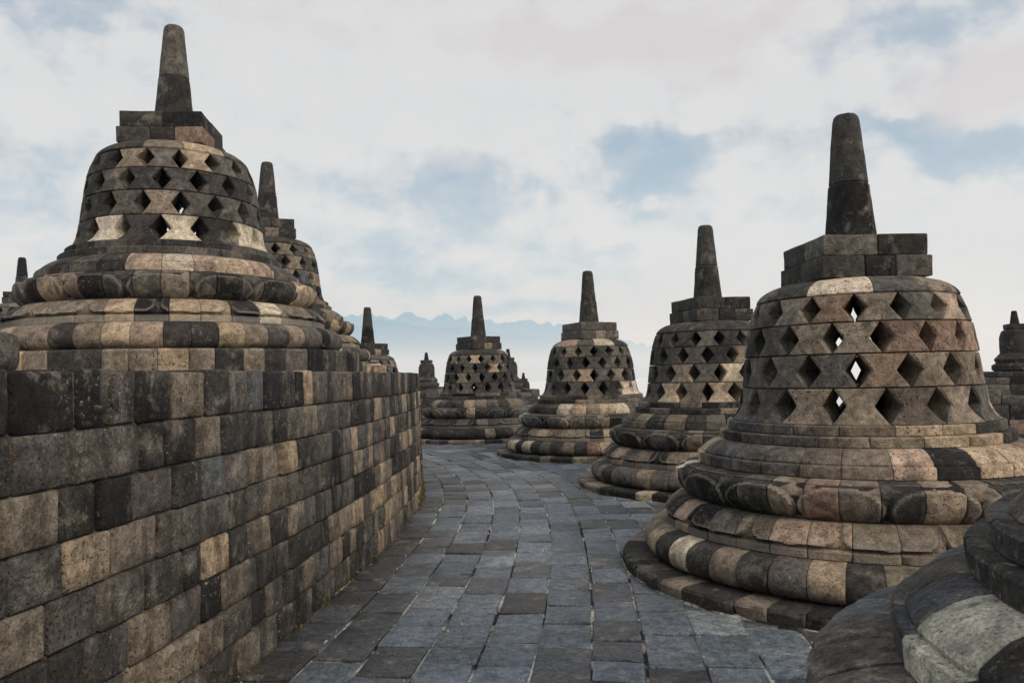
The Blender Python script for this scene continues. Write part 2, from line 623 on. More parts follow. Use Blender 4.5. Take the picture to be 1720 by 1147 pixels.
def pave_geo(ri, s0, s1, rnd=random):
    """top grid and sides of one paving stone, world coordinates"""
    dz = rnd.uniform(-.005, .006)
    tx, ty = rnd.uniform(-.007, .007), rnd.uniform(-.007, .007)
    g0, g1 = rnd.uniform(.001, .008), rnd.uniform(.001, .008)
    h0, h1 = rnd.uniform(.002, .009), rnd.uniform(.002, .009)
    sh, sh2 = rnd.uniform(-.004, .008), rnd.uniform(-.008, .004)
    u0, u1 = ROWS[ri] + g0 + sh, ROWS[ri + 1] - g1 + sh2
    a, b = s0 + h0, s1 - h1
    e = .007
    U = [u0, u0 + e, u0 + (u1 - u0) * .35, u0 + (u1 - u0) * .68, u1 - e, u1]
    S = [a, a + e, a + (b - a) * .35, a + (b - a) * .68, b - e, b]
    sd_ = rnd.uniform(0, 50)
    v, f = [], []
    for i, u in enumerate(U):
        for j, s_ in enumerate(S):
            ed = i in (0, 5) or j in (0, 5)
            co = i in (0, 5) and j in (0, 5)
            uu, ss = u, s_
            if ed:
                uu += .005 * noise.noise((s_ * 13, u * 13, sd_))
                ss += .005 * noise.noise((u * 13, s_ * 13, sd_ + 5))
            if co:
                uu += .006 * (1 if i == 0 else -1)
                ss += .006 * (1 if j == 0 else -1)
            p = wall_pt(ss, uu)
            z = dz + tx * (i - 2.5) / 2.5 + ty * (j - 2.5) / 2.5 + .0035 * noise.noise((u * 11 + sd_, s_ * 11, 0)) - (.005 if ed else 0)
            v.append((p.x, p.y, z))
    for i in range(5):
        for j in range(5):
            f.append((i * 6 + j, (i + 1) * 6 + j, (i + 1) * 6 + j + 1, i * 6 + j + 1))
    rim = [i * 6 for i in range(6)] + [30 + j for j in range(1, 6)] + [i * 6 + 5 for i in range(4, -1, -1)] + [j for j in range(4, 0, -1)]
    n0 = len(v)
    v += [(v[k][0], v[k][1], -.05) for k in rim]
    for k in range(len(rim)):
        l = (k + 1) % len(rim)
        f.append((rim[l], rim[k], n0 + k, n0 + l))
    return v, f


def pave_rank(pv):
    ri, s0, s1 = pv
    p = wall_pt((s0 + s1) / 2, (ROWS[ri] + ROWS[ri + 1]) / 2)
    d = p.x * fw.x + p.y * fw.y - EYE * fw.z
    if d < 1.5:
        return -1
    q = Vector((p.x, p.y, -EYE))
    px = 860 + F_PX * q.dot(rt) / q.dot(fw)
    py = 573.5 - F_PX * q.dot(up) / q.dot(fw)
    if px < 340 or px > 1560 or py > 1215:
        return -1
    for k in 'ABCDFG':
        c = STUPAS[k]
        if math.hypot(p.x - c[0], p.y - c[1]) < 1.86:
            return -1
        # hidden behind a stupa's foot
        c2 = Vector((c[0], c[1], 0))
        t = (c2.x * p.x + c2.y * p.y) / (p.x * p.x + p.y * p.y)
        if 0 < t < 1 and (c2.xy - p.xy * t).length < 1.5:
            return -1
    return 1 / d


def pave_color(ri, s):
    if ri == 0:  # rows next to the wall: its shade and damp put into darker stone colours
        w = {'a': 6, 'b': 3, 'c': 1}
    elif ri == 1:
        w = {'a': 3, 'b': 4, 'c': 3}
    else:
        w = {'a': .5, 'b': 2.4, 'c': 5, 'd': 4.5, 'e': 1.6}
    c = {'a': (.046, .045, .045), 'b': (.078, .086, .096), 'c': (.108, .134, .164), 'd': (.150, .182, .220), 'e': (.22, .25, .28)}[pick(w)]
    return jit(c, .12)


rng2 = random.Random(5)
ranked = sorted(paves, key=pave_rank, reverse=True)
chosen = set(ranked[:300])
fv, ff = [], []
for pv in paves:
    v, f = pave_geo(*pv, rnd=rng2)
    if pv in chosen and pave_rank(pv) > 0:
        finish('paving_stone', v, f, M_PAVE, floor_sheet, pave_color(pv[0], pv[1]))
    else:
        n0 = len(fv)
        fv += v
        ff += [tuple(i + n0 for i in q) for q in f]
o = finish('far_paving', fv, ff, M_PAVE_FAR, floor_sheet)
o['kind'] = 'stuff'

# ------------------------------------------------------------------ the upper terrace wall
wall = empty('retaining_wall', (WX, WY, 0))
tag(wall, 'curved retaining wall of squared grey and tan stone blocks along the walkway', 'wall')
HTS = [TOPZ, 1.378, 1.172, .972, .775, .58, .385, .19, -.02]
core_pts = [wall_pt(s, -.045) for s in [-8.6 + i * .45 for i in range(32)]]
back_pts = [wall_pt(s, -.6) for s in [-8.6 + i * .45 for i in range(32)]]
cv = [(p.x - WX, p.y - WY, z) for p in core_pts + back_pts[::-1] for z in (-.02, TOPZ - .006)]
nn = len(core_pts) * 2
cf = [(2 * i, 2 * ((i + 1) % nn), 2 * ((i + 1) % nn) + 1, 2 * i + 1) for i in range(nn)]
cf.append(tuple(2 * i + 1 for i in range(nn)))
finish('rubble_core', cv, cf, M_CORE, wall, smooth=False)
WPAL = {'K': 1.2, 'D': 3.6, 'G': 4.2, 'M': 2.8, 'T': .8, 'L': .15, 'P': .12, 'B': .2}


def wall_color(k, s):
    w = dict(WPAL)
    if k == 0:
        w.update(K=4, D=5, G=2.5, M=1.5, T=.5, L=.2, B=1.5)
    elif k == 1:
        w.update(D=4.5, G=4, M=2)
    elif k >= 5:
        w.update(M=5, T=2.0, K=.5, D=2)
    if k >= 2 and s < -2.8:
        w.update(K=.6, D=3.4, G=5, M=2.8, T=.35, L=.0)
    if k == 1 and s < -2.8:
        w.update(K=.3, D=5, G=5, M=1.2, T=.05, L=0, B=.1)
    if s > -2.5 and k > 0:
        w['T'] = w['T'] * 2.2
        w['P'] = .6
    c = jit(PAL[pick(w)], .16)
    return (c[0] * .98, c[1] * .99, c[2] * .99, 1)


def wall_stone(k, s0, s1, color, far=False):
    z1, z0 = HTS[k] - .003, HTS[k + 1] + .003
    if k == 0:
        z1 += random.uniform(-.010, .006)
    e = .010
    g = random.uniform(.004, .0095)
    S = [s0 + g, s0 + g + e, s0 + (s1 - s0) * .35, s0 + (s1 - s0) * .66, s1 - g - e, s1 - g]
    Z = [z0, z0 + e, z0 + (z1 - z0) * .35, z0 + (z1 - z0) * .66, z1 - e, z1]
    out_ = random.uniform(-.008, .010)
    tl, tz = random.uniform(-.006, .006), random.uniform(-.006, .006)
    sd_ = random.uniform(0, 90)
    sink = random.random() < .04
    v, f = [], []
    for i, s in enumerate(S):
        for j, z in enumerate(Z):
            ed = (i in (0, 5)) + (j in (0, 5))
            d = out_ + tl * (i - 2.5) / 2.5 + tz * (j - 2.5) / 2.5 - (0, .010, .019)[ed] - (.006 if i in (0, 5) else 0) + .007 * noise.noise((s * 8 + sd_, z * 8, 0)) - (.02 if sink else 0)
            d += .02 * (1 - z / TOPZ)
            ss = s + (.004 * noise.noise((z * 15, sd_, 1)) if i in (0, 5) else 0)
            zz = z + (.004 * noise.noise((s * 15, sd_, 2)) if j in (0, 5) else 0)
            if ed == 2:
                zz += .006 * (1 if j == 0 else -1)
                ss += .004 * (1 if i == 0 else -1)
            p = wall_pt(ss, d)
            v.append((p.x - WX, p.y - WY, zz))
    for i in range(5):
        for j in range(5):
            f.append((i * 6 + j, (i + 1) * 6 + j, (i + 1) * 6 + j + 1, i * 6 + j + 1))
    rim = [i * 6 for i in range(6)] + [30 + j for j in range(1, 6)] + [i * 6 + 5 for i in range(4, -1, -1)] + [j for j in range(4, 0, -1)]
    back = .30 if k == 0 else .10
    n0 = len(v)
    for q in rim:
        i, j = divmod(q, 6)
        p = wall_pt(S[i], -back)
        v.append((p.x - WX, p.y - WY, v[q][2]))
    for a in range(len(rim)):
        b = (a + 1) % len(rim)
        f.append((rim[b], rim[a], n0 + a, n0 + b))
    return v, f


wfv, wff = [], []
count = 0
TOPSEQ = 'DKKGKMDGBKDKTGDGMKDGDDG'
stones = []
for k in range(8):
    s = -8.0 + random.uniform(0, .2)
    while s < 4.0:
        ln = random.choice((.17, .20, .22, .24, .26, .28, .31)) * random.uniform(.95, 1.05)
        stones.append((k, s, s + ln))
        s += ln
vis = [q for q in stones if -6.75 < q[1] < 2.2]
vis.sort(key=lambda q: q[1])
vis = set(vis[:298])
ti = 0
for q in stones:
    if q in vis:
        col = wall_color(q[0], q[1])
        if q[0] == 0 and -6.6 < q[1]:
            if ti < len(TOPSEQ):
                col = jit(PAL[TOPSEQ[ti]], .1)
            ti += 1
        v, f = wall_stone(*q, col)
        finish('stone', v, f, M_WALL, wall, col, sharp=50)
    else:
        v, f = wall_stone(*q, None)
        n0 = len(wfv)
        wfv += v
        wff += [tuple(i + n0 for i in z) for z in f]
o = finish('hidden_stonework', wfv, wff, M_WALL_FAR, wall)
o['kind'] = 'stuff'

# ------------------------------------------------------------------ bell stupas
BELL = [(.985, 1.150), (.957, 1.168), (.932, 1.20), (.912, 1.25), (.897, 1.32), (.886, 1.403), (.871, 1.52), (.855, 1.645), (.839, 1.76), (.819, 1.871),
        (.790, 1.98), (.750, 2.077)]
CZ = [2.077, 1.871, 1.645, 1.403, 1.150]        # course joints from the top


def bell_r(z):
    for (r0, z0), (r1, z1) in zip(BELL, BELL[1:]):
        if z0 <= z <= z1:
            return r0 + (r1 - r0) * (z - z0) / (z1 - z0)
    return BELL[-1][0] if z > 2 else BELL[0][0]


def smooth(a, b, x):
    t = min(1, max(0, (x - a) / (b - a)))
    return t * t * (3 - 2 * t)


PET = math.pi / 8


def lotus_up(a, t, ph):
    """rising lotus petals: broad lobes with a raised lip, small tips between them at the rim"""
    u = ((a - ph) / PET + .5) % 1.0
    u = abs(u - .5) * 2
    if t < .35:
        w = .80 + .16 * math.sin(t / .35 * math.pi / 2)
    else:
        w = .96 * math.sqrt(max(0, 1 - ((t - .35) / .50) ** 2))
    d = min(w - u, (.85 - t) * 1.3)
    h = -.034 + .046 * smooth(-.05, .05, d) - .010 * smooth(.05, .22, d)
    if d < 0 and t > .60:
        w2 = .50 * max(0, 1 - abs(t - .74) / .20)
        h += .013 * smooth(-.12, .06, w2 - (1 - u))
    if t > .90 or t < .04:
        h = h * .2
    return h


def lotus_down(a, t, ph):
    """hanging lotus petals on the sloping base ring, over a plain band"""
    if t < .30:
        return 0.0
    q = (t - .30) / .70
    u = ((a - ph) / PET + .5) % 1.0
    u = abs(u - .5) * 2
    if q > .55:
        w = .93
    else:
        w = .93 - .50 * (1 - math.sqrt(max(0, 1 - ((.55 - q) / .50) ** 2)))
    edge = .13 - .07 * max(0, 1 - u * 4)
    d = min((w - u) * 1.1, (q - edge) * 1.3)
    return -.026 + .036 * smooth(-.05, .04, d) - .006 * smooth(.06, .4, d)


def ring_stones(st, part, prof, r_in, N, phase, seq, pal, ncol=4, mat=None, disp=None, bev=.008, out=.004, span=112):
    """the blocks of one ring. seq: list of (angle, letters) fixing the colours of blocks from that angle on"""
    core = [(r - .03 if i else r - .03, z) for i, (r, z) in enumerate(prof)]
    cin = min(r for r, z in core) - .25
    core = core + [(cin, prof[-1][1] - .001), (cin, prof[0][1] + .001)]
    core[0] = (core[0][0], prof[0][1] + .002)
    core[len(prof) - 1] = (core[len(prof) - 1][0], prof[-1][1] - .002)
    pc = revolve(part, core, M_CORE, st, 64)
    pc.location = (random.uniform(-.006, .006), random.uniform(-.006, .006), 0)
    step = 2 * math.pi / N
    lim = R(span)
    edges = []
    a = R(phase)
    i0 = -int((lim + R(phase)) / step) - 1
    i1 = int((lim - R(phase)) / step) + 1
    jitv = {i: random.uniform(-.13, .13) * step for i in range(i0, i1 + 1)}
    cols = {}
    for start, letters in seq:
        k0 = round((R(start) - a) / step)
        for n_, ch in enumerate(letters):
            cols[k0 + n_] = ch
            jitv[k0 + n_] = jitv.get(k0 + n_, 0) * .5
    for i in range(i0, i1):
        b0, b1 = a + i * step + jitv[i], a + (i + 1) * step + jitv[i + 1]
        ch = cols.get(i) or pick(pal)
        if ch == '.':
            ch = pick(pal)
        sweep_stone(prof, r_in, b0, b1, ncol, pc, mat or M_STONE, jit(PAL[ch]), bev=bev, disp=disp, out=random.uniform(-out, out), rough=ROUGH)
    # the far side, which nothing here looks at, in a few long blocks
    b0, b1 = a + i1 * step + jitv[i1], a + i0 * step + jitv[i0] + 2 * math.pi
    nb = max(3, int((b1 - b0) / R(32)))
    for i in range(nb):
        sweep_stone(prof, r_in, b0 + (b1 - b0) * i / nb, b0 + (b1 - b0) * (i + 1) / nb, 6, pc, mat or M_STONE, jit(PAL[pick(pal)]), bev=bev)
    return pc


def lattice_stone(zb, zt, ac, parent, color, hwl, hwr):
    """hourglass block between two diamond openings"""
    T = [0, .03, .16, .33, .47, .5, .53, .67, .84, .97, 1]
    half, j = R(11.25), R(.22)
    thick = .28
    sd_ = random.uniform(0, 90)
    out_ = random.uniform(-.005, .005)
    v, f = [], []
    NC = 5
    for t in T:
        z = zb + .003 + (zt - zb - .006) * t
        tt = min(t, 1 - t)
        wl = half - j - hwl * min(1, 2 * tt * 1.02)
        wr = half - j - hwr * min(1, 2 * tt * 1.02)
        r = bell_r(z) + out_ - (.009 if t in (0, 1) else 0)
        for c in range(NC):
            q = -1 + 2 * c / (NC - 1)
            q = (-1, -.86, 0, .86, 1)[c]
            a = ac + (wl if q < 0 else wr) * q
            rr = r - (.011 if abs(q) == 1 else 0) + .004 * noise.noise((a * 9 + sd_, z * 9, 0))
            v.append(pol(rr, a, z + .003 * noise.noise((a * 20, sd_, t))))
    n1 = len(v)
    for t in T:
        z = zb + .003 + (zt - zb - .006) * t
        for q, hw in ((-1, hwl), (1, hwr)):
            w = half - j - hw * max(0, .74 - abs(2 * t - 1))
            v.append(pol(bell_r(z) - thick, ac + w * q, z))
    m = len(T)
    for i in range(m - 1):
        for c in range(NC - 1):
            f.append((i * NC + c, i * NC + c + 1, (i + 1) * NC + c + 1, (i + 1) * NC + c))
        p, q = n1 + 2 * i, n1 + 2 * i + 2
        f.append((p + 1, p, q, q + 1))
        f.append((p, i * NC, (i + 1) * NC, q))
        f.append((i * NC + NC - 1, p + 1, q + 1, (i + 1) * NC + NC - 1))
    f.append(tuple([n1, n1 + 1] + [NC - 1 - c for c in range(NC)]))
    l = (m - 1) * NC
    f.append(tuple([n1 + 2 * m - 1, n1 + 2 * m - 2] + [l + c for c in range(NC)]))
    return finish('lattice_stone', v, f, M_STONE, parent, color, sharp=32)


def spire_piece(z0, z1, r0, r1, parent, color, cap=False, yaw=0.0, name='spire_stone'):
    zs_ = [z0, z0 + .012] + [z0 + (z1 - z0) * k / 6 for k in range(1, 6)] + [z1 - .012, z1]
    ins = [.010] + [0] * 7 + [.010]
    if cap:
        zs_ = [z0, z0 + .012] + [z0 + (z1 - .06 - z0) * k / 5 for k in range(1, 6)] + [z1 - .024, z1 - .006, z1]
        ins = [.010] + [0] * 6 + [.008, .022, .050]
    n = 24
    sd_ = random.uniform(0, 90)
    v, f = [], []
    for z, d in zip(zs_, ins):
        r = r0 + (r1 - r0) * (z - z0) / (z1 - z0)
        for i in range(n):
            a = 2 * math.pi * i / n
            oct_ = math.cos(math.pi / 8) / math.cos((a - yaw) % (math.pi / 4) - math.pi / 8)
            rr = max(.01, r * (.55 * oct_ * 1.04 + .45) - d + .006 * noise.noise((math.sin(a) * 3 + sd_, math.cos(a) * 3, z * 7)))
            v.append(pol(rr, a, z))
    for k in range(len(zs_) - 1):
        for i in range(n):
            j = (i + 1) % n
            f.append((k * n + i, k * n + j, (k + 1) * n + j, (k + 1) * n + i))
    f.append(tuple(range(n - 1, -1, -1)))
    f.append(tuple((len(zs_) - 1) * n + i for i in range(n)))
    return finish(name, v, f, M_STONE, parent, color, sharp=22)


PAL0 = {'K': 1.0, 'D': 3.0, 'G': 3.2, 'M': 3.0, 'T': .9, 'L': .25, 'P': .35, 'B': .5}
PAL_WARM = {'K': .6, 'D': 2.0, 'G': 2.5, 'M': 4.0, 'T': 1.8, 'L': .5, 'P': .6}
PAL_DARK = {'K': 1.6, 'D': 4.0, 'G': 4.0, 'M': 1.5, 'T': .35, 'P': .15, 'B': .5}


ROUGH = .003


def bell_stupa(key, label, base_z, yaw, holes, seqs, pal=None, detail=1, plinth_low=0.0, hs=(.402, .425)):
    X, Y = STUPAS[key]
    los = math.atan2(X, Y)
    st = empty('bell_stupa', (X, Y, base_z), -los)
    tag(st, label, 'stupa', 'perforated bell stupas standing on the round terraces')
    pal = pal or PAL0
    S = lambda k: seqs.get(k, [])
    nc = 3 + detail
    pz = plinth_low
    ring_stones(st, 'plinth', [(1.875, pz), (1.89, pz + .012), (1.893, .072), (1.878, .091), (1.84, .095), (1.70, .098), (1.55, .100)], 1.5,
                54, 3, S('P'), {'D': 3, 'G': 2, 'M': 3, 'K': 1, 'T': .3}, nc, bev=.007)
    if pz == 0 and detail:
        fv_, ff_ = [], []
        nf = 240
        for i in range(nf):
            a = 2 * math.pi * i / nf
            w_ = .012 + .05 * max(0, noise.noise((math.sin(a) * 7 + X, math.cos(a) * 7, Y)) + .15)
            fv_ += [pol(1.86, a, .014 + .006 * noise.noise((a * 20, X, 0))), pol(1.893, a, .008), pol(1.893 + w_, a, -.013)]
        for i in range(nf):
            l = (i + 1) % nf
            for k in (0, 1):
                ff_.append((i * 3 + k, i * 3 + k + 1, l * 3 + k + 1, l * 3 + k))
        finish('mortar_fillet', fv_, ff_, M_MORTAR, st)
    tor = [(1.60, .098), (1.645, .108), (1.685, .134), (1.708, .172), (1.712, .212), (1.702, .255), (1.672, .295), (1.62, .325), (1.55, .338)]
    ring_stones(st, 'lower_torus', tor, 1.45, 46, -3.6, S('T1'), pal, nc, bev=.013, out=.006)
    if detail:
        ld = [(1.505, .338), (1.522, .344), (1.526, .392), (1.516, .402), (1.520, .410), (1.527, .420), (1.528, .432), (1.524, .446), (1.516, .460), (1.505, .474),
              (1.491, .488), (1.475, .502), (1.456, .518), (1.434, .534), (1.405, .548), (1.36, .556)]
        lu = [(1.325, .556), (1.348, .564), (1.372, .582), (1.394, .602), (1.411, .622), (1.424, .642), (1.433, .662), (1.439, .684), (1.442, .704), (1.442, .724),
              (1.440, .742), (1.436, .756), (1.430, .768), (1.422, .779), (1.405, .789), (1.375, .799), (1.33, .808), (1.25, .818)]
        if key == 'G':
            lu = lu[:9] + [(1.439, .722), (1.432, .738), (1.421, .752), (1.405, .765), (1.384, .777), (1.36, .787), (1.33, .796), (1.29, .806), (1.22, .819)]
            lu = [(r + .035 * min(1, max(0, (r - 1.22) / .15)), z) for r, z in lu]
        pc = 18 if detail > 1 else 10
        ring_stones(st, 'lotus_base', ld, 1.25, 36, -2, S('L2'), pal, pc, M_CARVED, bev=.007, disp=lambda a, t: lotus_down(a, t, R(6)))
        ring_stones(st, 'lotus_cushion', lu, 1.15, 38, -5, S('L3'), pal, pc, M_CARVED, bev=.008, disp=(lambda a, t: .008 * math.sin(t * 40 + 5 * math.sin(a * 9)) * t) if key == 'G' else (lambda a, t: lotus_up(a, t, R(-5.5))))
    else:
        ring_stones(st, 'lotus_base', [(1.505, .338), (1.526, .346), (1.526, .395), (1.512, .402), (1.528, .425), (1.505, .474), (1.456, .518), (1.36, .556)],
                    1.25, 36, -2, S('L2'), pal, 4)
        ring_stones(st, 'lotus_cushion', [(1.325, .556), (1.394, .602), (1.433, .662), (1.442, .715), (1.436, .76), (1.42, .798), (1.25, .818)], 1.15,
                    38, -5, S('L3'), pal, 4)
    n4, p4 = S('N4') or (28, -5)
    ring_stones(st, 'base_moulding', [(1.245, .816), (1.262, .822), (1.264, .885), (1.257, .897), (1.226, .901), (1.228, .914), (1.222, .924), (1.19, .952),
                                      (1.15, .978), (1.105, .996), (1.05, 1.004)], 1.0, n4, p4, S('S4'), pal, nc, bev=.006)
    ring_stones(st, 'lower_step', [(1.058, 1.002), (1.070, 1.008), (1.072, 1.066), (1.062, 1.075), (.98, 1.078)], .90, 20, 4, S('S5b'), pal, nc, bev=.005)
    ring_stones(st, 'upper_step', [(1.002, 1.077), (1.013, 1.083), (1.013, 1.140), (1.004, 1.148), (.90, 1.151)], .80, 20, -6, S('S5a'), pal, nc, bev=.005)
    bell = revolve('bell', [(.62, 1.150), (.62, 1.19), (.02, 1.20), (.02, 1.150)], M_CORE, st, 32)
    for k in range(4):
        ph = holes[k] + 11.25
        rowseq = S('c%d' % (k + 1))
        cols = {}
        for start, letters in rowseq:
            for n_, ch in enumerate(letters):
                cols[round((start - ph) / 22.5) + n_] = ch
        hws = [R(random.uniform(5.1, 6.0)) for _ in range(16)]
        for i in range(-8, 8):
            ch = cols.get(i) or pick(pal)
            if ch == '.':
                ch = pick(pal)
            lattice_stone(CZ[k + 1], CZ[k], R(ph + 22.5 * i), bell, jit(PAL[ch]), hws[i % 16], hws[(i + 1) % 16])
    ring_stones(st, 'crown', [(.742, 2.080), (.747, 2.090), (.735, 2.114), (.712, 2.140), (.675, 2.167), (.62, 2.194), (.55, 2.215), (.44, 2.229)], .30,
                11, 9, S('crown'), pal, nc + 3, bev=.010, out=.004, span=170)
    # square harmika of two courses
    hk = empty('harmika', (random.uniform(-.012, .012), random.uniform(-.012, .012), 0), R(yaw) + los + R(random.uniform(-1.5, 1.5)))
    hk.parent = st
    h1, h0 = hs
    hc = S('harmika')[0][1] if S('harmika') else 'DDMDDDDDDD'
    n_ = 0
    xs = [-h0, -.22 * h0, .33 * h0, h0]
    for i in range(3):
        for (y0, y1) in ((-h0, 0), (0, h0)):
            box_stone(xs[i] + .002, xs[i + 1] - .002, y0 + .002, y1 - .002, 2.224, 2.388, hk, M_STONE, jit(PAL[hc[n_ % len(hc)]]), name='block')
            n_ += 1
    xs = [-h1, .05 * h1, h1]
    for i in range(2):
        for (y0, y1) in ((-h1, -.1 * h1), (-.1 * h1, h1)):
            box_stone(xs[i] + .002, xs[i + 1] - .002, y0 + .002, y1 - .002, 2.391, 2.552, hk, M_STONE, jit(PAL[hc[n_ % len(hc)]]), name='block')
            n_ += 1
    sp = empty('spire', (-.022 * (key == 'B'), random.uniform(-.008, .008), 0))
    sp.parent = st
    sc = S('spire')[0][1] if S('spire') else 'DD'
    zj = 3.02
    rj = .199 + (.098 - .199) * (zj - 2.55) / (3.6 - 2.55)
    spire_piece(2.55, zj, .199, rj + .002, sp, jit(PAL[sc[0]]), yaw=.2)
    spire_piece(zj + .002, 3.6, rj - .003, .100, sp, jit(PAL[sc[1]]), cap=True, yaw=.2)
    return st


bell_stupa('A', 'large bell stupa at right with near black spire and black and tan torus', 0, 2, (.5, 12, .8, 12.3), {
    'T1': [(-58.4, 'DLDMDGTDMDM')], 'L2': [(-42, 'GMPTMMMGMTM')], 'L3': [(-71, 'KDKKDMRMDTMKKDK')], 'S4': [(-69, 'GBGGMMPKTTTM')],
    'S5b': [(-70, 'DGGMMTTDD')], 'S5a': [(-70, 'GBGMMTTDG')], 'P': [(-60, 'GDMDDMDKDMD')],
    'c1': [(-90, 'DGGMRMGPG')], 'c2': [(-78, 'DGMMRRRG')], 'c3': [(-90, 'DDGGGRMMM')], 'c4': [(-78, 'DGGMMMMG')],
    'crown': [(-57, 'DLGMDD')], 'harmika': [(0, 'DDKDGDGDDD')], 'spire': [(0, 'KD')]}, PAL_WARM, 2)
bell_stupa('E', 'tall bell stupa standing on the upper terrace behind the stone wall', 1.745, 7, (3.5, 14.8, 3.5, 14.5), {
    'T1': [(-60, 'TMMDMTPDDTMGM')], 'L2': [(-65, 'MMMMTKTTDLMMGM')], 'L3': [(-72, 'GKTMKDGMDKGKDTTG')], 'S4': [(-60, 'DGDPLPPPGGT')],
    'S5b': [(-60, 'DDGGGGDG')], 'S5a': [(-60, 'DGDDDGGG')], 'P': [(-60, 'MDTMDDMMTMDM')],
    'c1': [(-78, 'DDMGTGGD')], 'c2': [(-78, 'DDGDGDDG')], 'c3': [(-78, 'DDGMGGGDD')], 'c4': [(-66, 'DLDLDLLD')],
    'crown': [(-60, 'DMTGGG')], 'harmika': [(0, 'DKDDRDDDKD')], 'spire': [(0, 'DG')]}, PAL0, 2, plinth_low=-.145)
bell_stupa('B', 'grey bell stupa just behind the large right one, pale stone in its crown', 0, 13, (8, 18.7, 7, 18.3), {
    'T1': [(-60, 'DGGMGGG')], 'L3': [(-60, 'DKDGDMDDM')], 'c1': [(-80, 'DGDGDGG')], 'c2': [(-70, 'DGGDMG')], 'c3': [(-80, 'DGMGLM')],
    'c4': [(-70, 'GTMTM')], 'crown': [(-55, 'DDDGLG')], 'P': [(-50, 'DKKTKD')], 'spire': [(0, 'DD')], 'harmika': [(0, 'DDKDDDDDKD')]}, PAL0, 2)
bell_stupa('C', 'bell stupa in mid distance with banded torus and one tan lattice stone', 0, 24, (5.5, 16.5, 4.5, 14.8), {
    'T1': [(-58, 'DLDGDMDRTMTMD')], 'S4': [(-40, 'DLTMTLGGT')], 'L2': [(-50, 'MTMMMKTTM')], 'c1': [(-80, 'DGMGDGG')], 'c2': [(-80, 'DDGDGGG')],
    'c3': [(-66, 'DGMTGMD')], 'c4': [(-66, 'GDGGDLL')], 'spire': [(0, 'DD')], 'harmika': [(0, 'GGMGGGGGGG')]}, PAL0, 1)
bell_stupa('D', 'bell stupa at the far end of the walkway beside the wall corner', 0, 35, (4, 15.3, 3.8, 13.5), {
    'c1': [(-66, 'DMGTGGD')], 'c2': [(-66, 'DDGDTGD')], 'c3': [(-66, 'DDMGDDD')], 'crown': [(-40, 'DDGLGD')], 'T1': [(-30, 'DDDDTDDM')]}, PAL_DARK, 1)
bell_stupa('J', 'bell stupa partly hidden behind the tall one on the upper terrace', 1.745, 25, (9, 20, 9, 20), {
    'L3': [(50, 'DPDD')], 'crown': [(0, 'DGG')], 'spire': [(0, 'DD')]}, PAL0, 1, plinth_low=-.145)
bell_stupa('F', 'bell stupa far behind the wall, only its spire and shoulder showing', 0, 50, (3, 14, 3, 14), {'crown': [(0, 'GGD')], 'spire': [(0, 'KD')]}, PAL_DARK, 0)
ROUGH = .0065
bell_stupa('G', 'dark weathered stupa base cropped by the lower right corner, with a whitish stone', 0, -13, (2, 13, 2, 13), {
    'S4': [(-75.6, 'GBWDD')], 'N4': (28, -37), 'L3': [(-60, 'GGGGGBGD')], 'S5b': [(-60, 'DDDD')], 'S5a': [(-60, 'DDBD')], 'c4': [(-60, 'GMG')]}, {'D': 2.5, 'G': 5, 'B': 4}, 2)
ROUGH = .003
bell_stupa('I', 'distant bell stupa at the left edge of the upper terrace, only its dark spire clear', 1.745, 20, (3, 14, 3, 14), {'spire': [(0, 'DK')]}, PAL_DARK, 0, plinth_low=-.145)

# ------------------------------------------------------------------ balustrade shrines beyond the terraces


def small_stupa_shrine(x, y, zbase, ztop, label, scale, rz):
    """stepped masonry shrine of the gallery balustrade crowned by a small solid stupa"""
    st = empty('balustrade_shrine', (x, y, zbase), rz)
    tag(st, label, 'shrine', 'small crowned shrines of the lower balustrade')
    H = ztop - zbase
    sh = 1.45 * scale                  # height of the crowning stupa
    b = H - sh
    lv = [(0, .34, 1.15), (.34, .42, 1.25), (.42, .70, 1.0), (.70, .78, 1.14), (.78, .90, .86), (.90, .955, .74), (.955, 1.0, .60)]
    for i, (t0, t1, w) in enumerate(lv):
        w = w * scale
        nx = 4 if i in (0, 2) else 3
        nz = 5 if i == 0 else (3 if i == 2 else 1)
        for r_ in range(nz):
            za, zb_ = b * (t0 + (t1 - t0) * r_ / nz), b * (t0 + (t1 - t0) * (r_ + 1) / nz)
            cuts = [-w] + sorted(-w + 2 * w * (k + random.uniform(-.25, .25)) / nx for k in range(1, nx)) + [w]
            for k in range(nx):
                box_stone(cuts[k] + .003, cuts[k + 1] - .003, -w * .9, w * .9, za + .003, zb_, st, M_STONE,
                          jit(PAL[pick({'K': 2, 'D': 4, 'G': 2, 'M': .7, 'R': .3})]), bev=.02, rough=.02)
    p = [(.50, 0), (.56, .03), (.56, .10), (.46, .14), (.50, .20), (.42, .26), (.36, .30), (.365, .42), (.36, .56), (.31, .66), (.20, .70)]
    prof = [(r * scale * .93, b + z * sh) for r, z in p] + [(.02, b + .70 * sh), (.02, b)]
    revolve('bell', prof, M_STONE, st, 28, jit(PAL['D']))
    s = scale
    box_stone(-.2 * s, .2 * s, -.2 * s, .2 * s, b + .695 * sh, b + .78 * sh, st, M_STONE, jit(PAL['D']), name='harmika')
    spire_piece(b + .778 * sh, H, .105 * s, .055 * s, st, jit(PAL['K']), cap=False, name='spire')
    return st


def at(px, y, d):
    """world point seen at a pixel of the photograph at depth d"""
    u, v = (px - 860) / F_PX, (y - 573.5) / F_PX
    p = (fw + rt * u - up * v)
    p *= d / p.y
    return p + Vector((0, 0, EYE))


